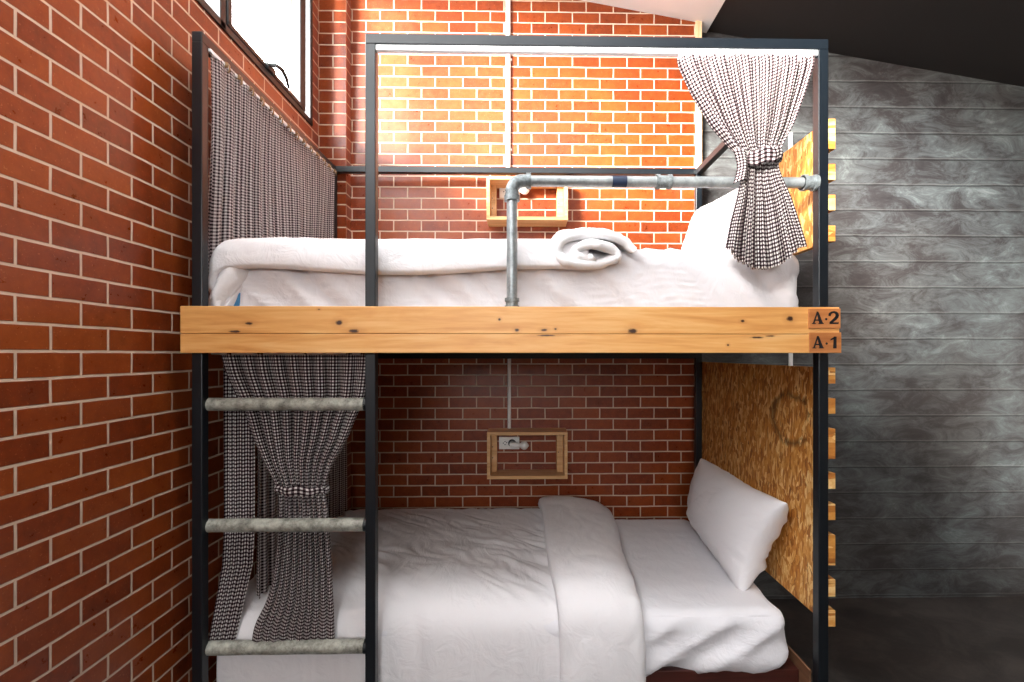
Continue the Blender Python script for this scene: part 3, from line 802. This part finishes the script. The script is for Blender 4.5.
# lower curtain tied back below the beam, its hem lying on the bed
YL = 1.642
tied_curtain('tied_curtain', YL,
    [(351,221,368,.014),(372,226,367,.018),(397,237,364,.020),(411,244,356.5,.019),(440,253,345,.018),(460,262,333,.015),(478,272,326.5,.012),(490,277,325,.010),(500,278,326,.011),(530,277.5,328.5,.014),(560,275,330,.014),(585,272.5,331,.012),(604,268,332.5,.010),(625,258,333.5,.008),(641,256,334.5,.006)],
    10, .80, 'checked curtain tied at the waist behind the ladder, hem resting on the lower duvet', lambda u: -.030 + .036*min(1, u*1.6), 5.7,
    ((277,488.5),(326,490), 9, .026), Yfn=lambda u, v: -.016*max(0, v-.75)*4)
# ---- side curtains, running from front to back along the left of each bunk
def side_curtain(name, label, rows, n, uw, H, seed, group, front_bunch=None):
    root = empty(name, (-1.03, 2.1, rows['ztop']), label, 'curtain', group)
    def fn(u, v):
        p = pleat(u, n, seed)
        return rows['fn'](u, v, p)
    k = rows.get('split', 0)
    sub(curtain_mesh('drape', lambda u, v: fn(k + (1-k)*u, v), int(n*14*(1-k)), 130, uw, H, None, M_gingham_backlit), root)
    if k: sub(curtain_mesh('gathered_end', lambda u, v: fn(k*.999*u, v), int(n*18*k), 130, uw, H, None, M_check), root)
    return root
ztU = ZT - T - .004; zbU = ZU - .06
def fnU(u, v, p):
    y = 1.622 + (2.69-1.622)*u; amp = .012*(.4+.6*v)*(1 if 1 else 0)
    z = ztU + (zbU - ztU)*v
    x = -1.050 + amp*p + .006*math.sin(v*4+u*9)
    if u < .12: x -= .012*(1-u/.12)*v; z -= .05*(1-u/.12)*v*v; 
    y += .006*math.cos(2*PI*u*26)*v
    return (x, y, z)
suC = side_curtain('side_curtain', 'backlight-tinted checked curtain hanging along the window side of the upper bunk', dict(ztop=ztU, fn=fnU), 22, 1.30, abs(zbU-ztU), 1.7, None)
for k in range(14):
    y = 1.70 + .97*k/13
    bm = bmesh.new(); bm_box(bm, (-1.050, y-.005, ztU-.012), (-1.036, y+.005, ztU+.006), .002)
    bm_tube(bm, [(-1.040, y, ztU+.002), (-1.030, y, ztU-.006), (-1.030, y, ztU-.026), (-1.036, y, ztU-.03)], .003, 8)
    sub(done('curtain_hook', bm, M_brass, auto=True), suC)
ztL = ZB0 - .004; zbL = ZM + .062
def fnL(u, v, p):
    z0 = ztL
    k = .22
    if u < k:      # gathered front end, turned to face the room
        t = u/k; xf = WX(223.5, 1.655) + (WX(251, 1.655) - WX(223.5, 1.655))*t
        lo = max(0, (v-.74)/.26)
        xb = xf + lo*(-.035 - .012*t); yb = 1.664 + .008*p*(1-.6*v) + .010*t - .034*max(0, v-.6)/.4
        z = z0 + ((ZC-.985) - z0)*v
        return (xb, yb, z)
    t = (u-k)/(1-k); y = 1.69 + (2.68-1.69)*t
    x0 = WX(251, 1.655)*(1) ; x = (x0 - 0.0)*(1-min(1, t*1.0)) + (-.972)*min(1, t*1.0)
    x += .012*p*(.5+.5*v)
    z = z0 + (zbL - z0)*v
    return (x, y, z)
side_curtain('side_curtain', 'backlight-tinted checked curtain hanging along the brick wall side of the lower bunk', dict(ztop=ztL, fn=fnL, split=.22), 20, 1.45, ztL - zbL, 4.4, None)

# ------------------------------------------------------------------ wall things
def shelf_box(px0, px1, py0, py1, label):
    yf = YW - .15; x0, z1 = W(px0, py0, yf); x1, z0 = W(px1, py1, yf); t = .0185
    root = empty('wall_shelf', ((x0+x1)/2, YW, z0), label, 'shelf', 'open pine box shelves on the brick wall')
    sub(box('top_board', (x0, yf, z1-t), (x1, YW-.001, z1), M_shelf, None, .0012), root)
    sub(box('bottom_board', (x0, yf, z0), (x1, YW-.001, z0+t), M_shelf, None, .0012), root)
    for a, b, c, d in ((x0, x0+t, x0+t, x0+t+.032), (x1-t, x1, x1-t-.036, x1-t)):
        sub(box('side_board', (a, yf, z0+t), (b, YW-.001, z1-t), M_shelf, None, .0012), root)
        mb = box('mounting_block', (c, YW-.055, z0+t+.0), (d, YW-.001, z1-t), M_shelf, None, .001); sub(mb, root)
        xm = (c+d)/2 - .008
        for zz in (.38, .62) if c > a else (.5,):
            bm = bmesh.new(); bm_tube(bm, [(xm, YW-.0545, z0+(z1-z0)*zz), (xm, YW-.0562, z0+(z1-z0)*zz)], .003, 10); s_ = done('screw', bm, M_hole); sub(s_, mb)
    return root
shelf_box(487, 567.6, 432.2, 479, 'pine box shelf on the dark brick wall above the lower duvet')
shelf_box(486.5, 568, 176, 220, 'pine box shelf on the brick wall behind the upper guard pipe')
def socket(px, py, where):
    x0, z1 = W(px, py, YW); x1, z0 = W(px+20.5, py+12.3, YW)
    root = empty('wall_socket', ((x0+x1)/2, YW, (z0+z1)/2), f'white electrical socket plate inside the pine box shelf of the {where} bunk', 'socket', 'socket plates in the box shelves')
    sub(box('face_plate', (x0, YW-.011, z0), (x1, YW-.0005, z1), M_white, None, .003), root)
    bm = bmesh.new()
    for cxx, r, ps in ((x0+.036, .0034, ((0,.009),(0,-.009),(-.010,0),(.010, .004))),):
        for a, b in ps: bm_tube(bm, [(cxx+a, YW-.0105, (z0+z1)/2+b), (cxx+a, YW-.0116, (z0+z1)/2+b)], r, 12)
    sub(done('pin_hole', bm, M_hole), root)
    bm = bmesh.new(); xr = x0+.078; zm = (z0+z1)/2
    bm_tube(bm, [(xr, YW-.0105, zm), (xr, YW-.013, zm)], .023, 28)
    sub(done('socket_well', bm, M_hole), root)
    # plug-in night lamp
    lamp = empty('night_lamp', (xr, YW-.03, zm), f'small white bulb lamp plugged into the {where} bunk socket', 'lamp', 'bulb lamps in the sockets')
    bm = bmesh.new(); yl = YW-.052
    bm_tube(bm, [(xr, YW-.0131, zm), (xr, YW-.032, zm), (xr, yl-.004, zm)], [.013, .015, .015], 20)
    bm_tube(bm, [(xr-.012, yl, zm), (xr+.012, yl, zm-.002), (xr+.034, yl, zm-.004)], [.015, .017, .015], 20)
    sub(done('lamp_holder', bm, M_white, auto=True), lamp)
    bm = bmesh.new(); pts = []; rr = []
    for k in range(15):
        t = k/14; pts.append((xr+.036+t*.062, yl, zm-.004-.004*t)); rr.append([.011,.011,.012,.014,.018,.021,.023,.0245,.025,.0245,.023,.020,.016,.010,.002][k])
    bm_tube(bm, pts, rr, 24); sub(done('bulb', bm, M_white, auto=True), lamp)
socket(499, 436.6, 'lower'); socket(499.5, 186.2, 'upper')
def conduit(pxa, pya, pyb, Y, r, label, extra=None):
    x = WX(pxa, Y); z1 = WZ(pxa, pya, Y) if pya is not None else roofz(x)-.005; z0 = WZ(pxa, pyb, Y)
    bm = bmesh.new(); bm_tube(bm, [(x, Y-r, z1), (x, Y-r, z0)], r, 16); o = done('conduit', bm, M_white, None, auto=True)
    tag(o, label, 'conduit', 'white wiring conduits on the walls'); return o
c1 = conduit(508.3, None, 176, YW-.001, .0145, 'white conduit running from ceiling down the brick to the upper box shelf')
c2 = conduit(509.3, 222, 432, YW-.001, .0105, 'thin white conduit on the brick wall above the lower box shelf')
for c_, zz in ((c1, (60, 150)),):
    for py in zz:
        x, z = W(509, py, YW)
        b_ = box('clip', (x-.018, YW-.006, z-.006), (x+.018, YW-.0006, z+.006), M_white, None, .001); b_.parent = c_
conduit(789.5, 134, 430, CW-.001, .0125, 'white conduit on the concrete wall behind the chipboard head panel')

# ------------------------------------------------------------------ light
w = bpy.data.worlds.new('sky'); bpy.context.scene.world = w; w.use_nodes = True
nt = w.node_tree; bg = nt.nodes['Background']
tc = nt.nodes.new('ShaderNodeTexCoord'); sp = nt.nodes.new('ShaderNodeSeparateXYZ'); nt.links.new(tc.outputs['Generated'], sp.inputs[0])
rp = nt.nodes.new('ShaderNodeValToRGB'); nt.links.new(sp.outputs[2], rp.inputs[0])
e = rp.color_ramp.elements; e[0].position = 0.0; e[0].color = (.55, .53, .5, 1); e[1].position = .12; e[1].color = (.95, .98, 1, 1)
nt.links.new(rp.outputs[0], bg.inputs[0]); bg.inputs[1].default_value = 18.0
def area(name, loc, rot, sx, sy, power=None, portal=False, col=(1,1,1)):
    l = bpy.data.lights.new(name, 'AREA'); l.shape = 'RECTANGLE'; l.size = sx; l.size_y = sy
    if portal: l.cycles.is_portal = True
    else: l.energy = power; l.color = col
    o = bpy.data.objects.new(name, l); C.objects.link(o); o.location = loc; o.rotation_euler = rot; return o
area('window_daylight_portal', (XL-.10, (WY0+WY1)/2, (SILL+WTOP)/2), (0, -PI/2, 0), WTOP-SILL, WY1-WY0, portal=True)
area('added_wall_opening_portal', ((OX0+OX1)/2, YR-.1, (OZ0+OZ1)/2), (PI/2, 0, 0), OX1-OX0, OZ1-OZ0, portal=True)
area('added_roof_opening_portal', ((SX0+SX1)/2, (SY0+SY1)/2, roofz((SX0+SX1)/2)+.15), (0, 0, 0), SX1-SX0, SY1-SY0, portal=True)  # sampling portal of the added roof opening
sun = bpy.data.lights.new('sun', 'SUN'); sun.energy = 38.0; sun.angle = math.radians(16); sun.color = (1.0, .96, .9)
so = bpy.data.objects.new('sun', sun); C.objects.link(so); so.location = (-4, -3, 5)
so.rotation_euler = Vector((.58, .80, -.175)).to_track_quat('-Z', 'Y').to_euler()

# ------------------------------------------------------------------ camera and colour
cam = bpy.data.cameras.new('camera'); co = bpy.data.objects.new('camera', cam); C.objects.link(co)
co.location = (0, 0, ZC); co.rotation_euler = (PI/2, 0, -YAW)
cam.sensor_fit = 'HORIZONTAL'; cam.sensor_width = 36; cam.lens = 36*F/1024
cam.shift_x = -(PX0-512)/1024; cam.shift_y = (PY0-341)/1024; cam.clip_start = .02
sc = bpy.context.scene; sc.camera = co
vs = sc.view_settings; vs.view_transform = 'Standard'; vs.look = 'None'; vs.gamma = 1.0; vs.exposure = 0.0; vs.use_curve_mapping = False
sc.cycles.max_bounces = 10; sc.cycles.diffuse_bounces = 3; sc.cycles.glossy_bounces = 4; sc.cycles.transmission_bounces = 8
sc.cycles.use_denoising = True
sc.cycles.caustics_reflective = False; sc.cycles.sample_clamp_indirect = 12
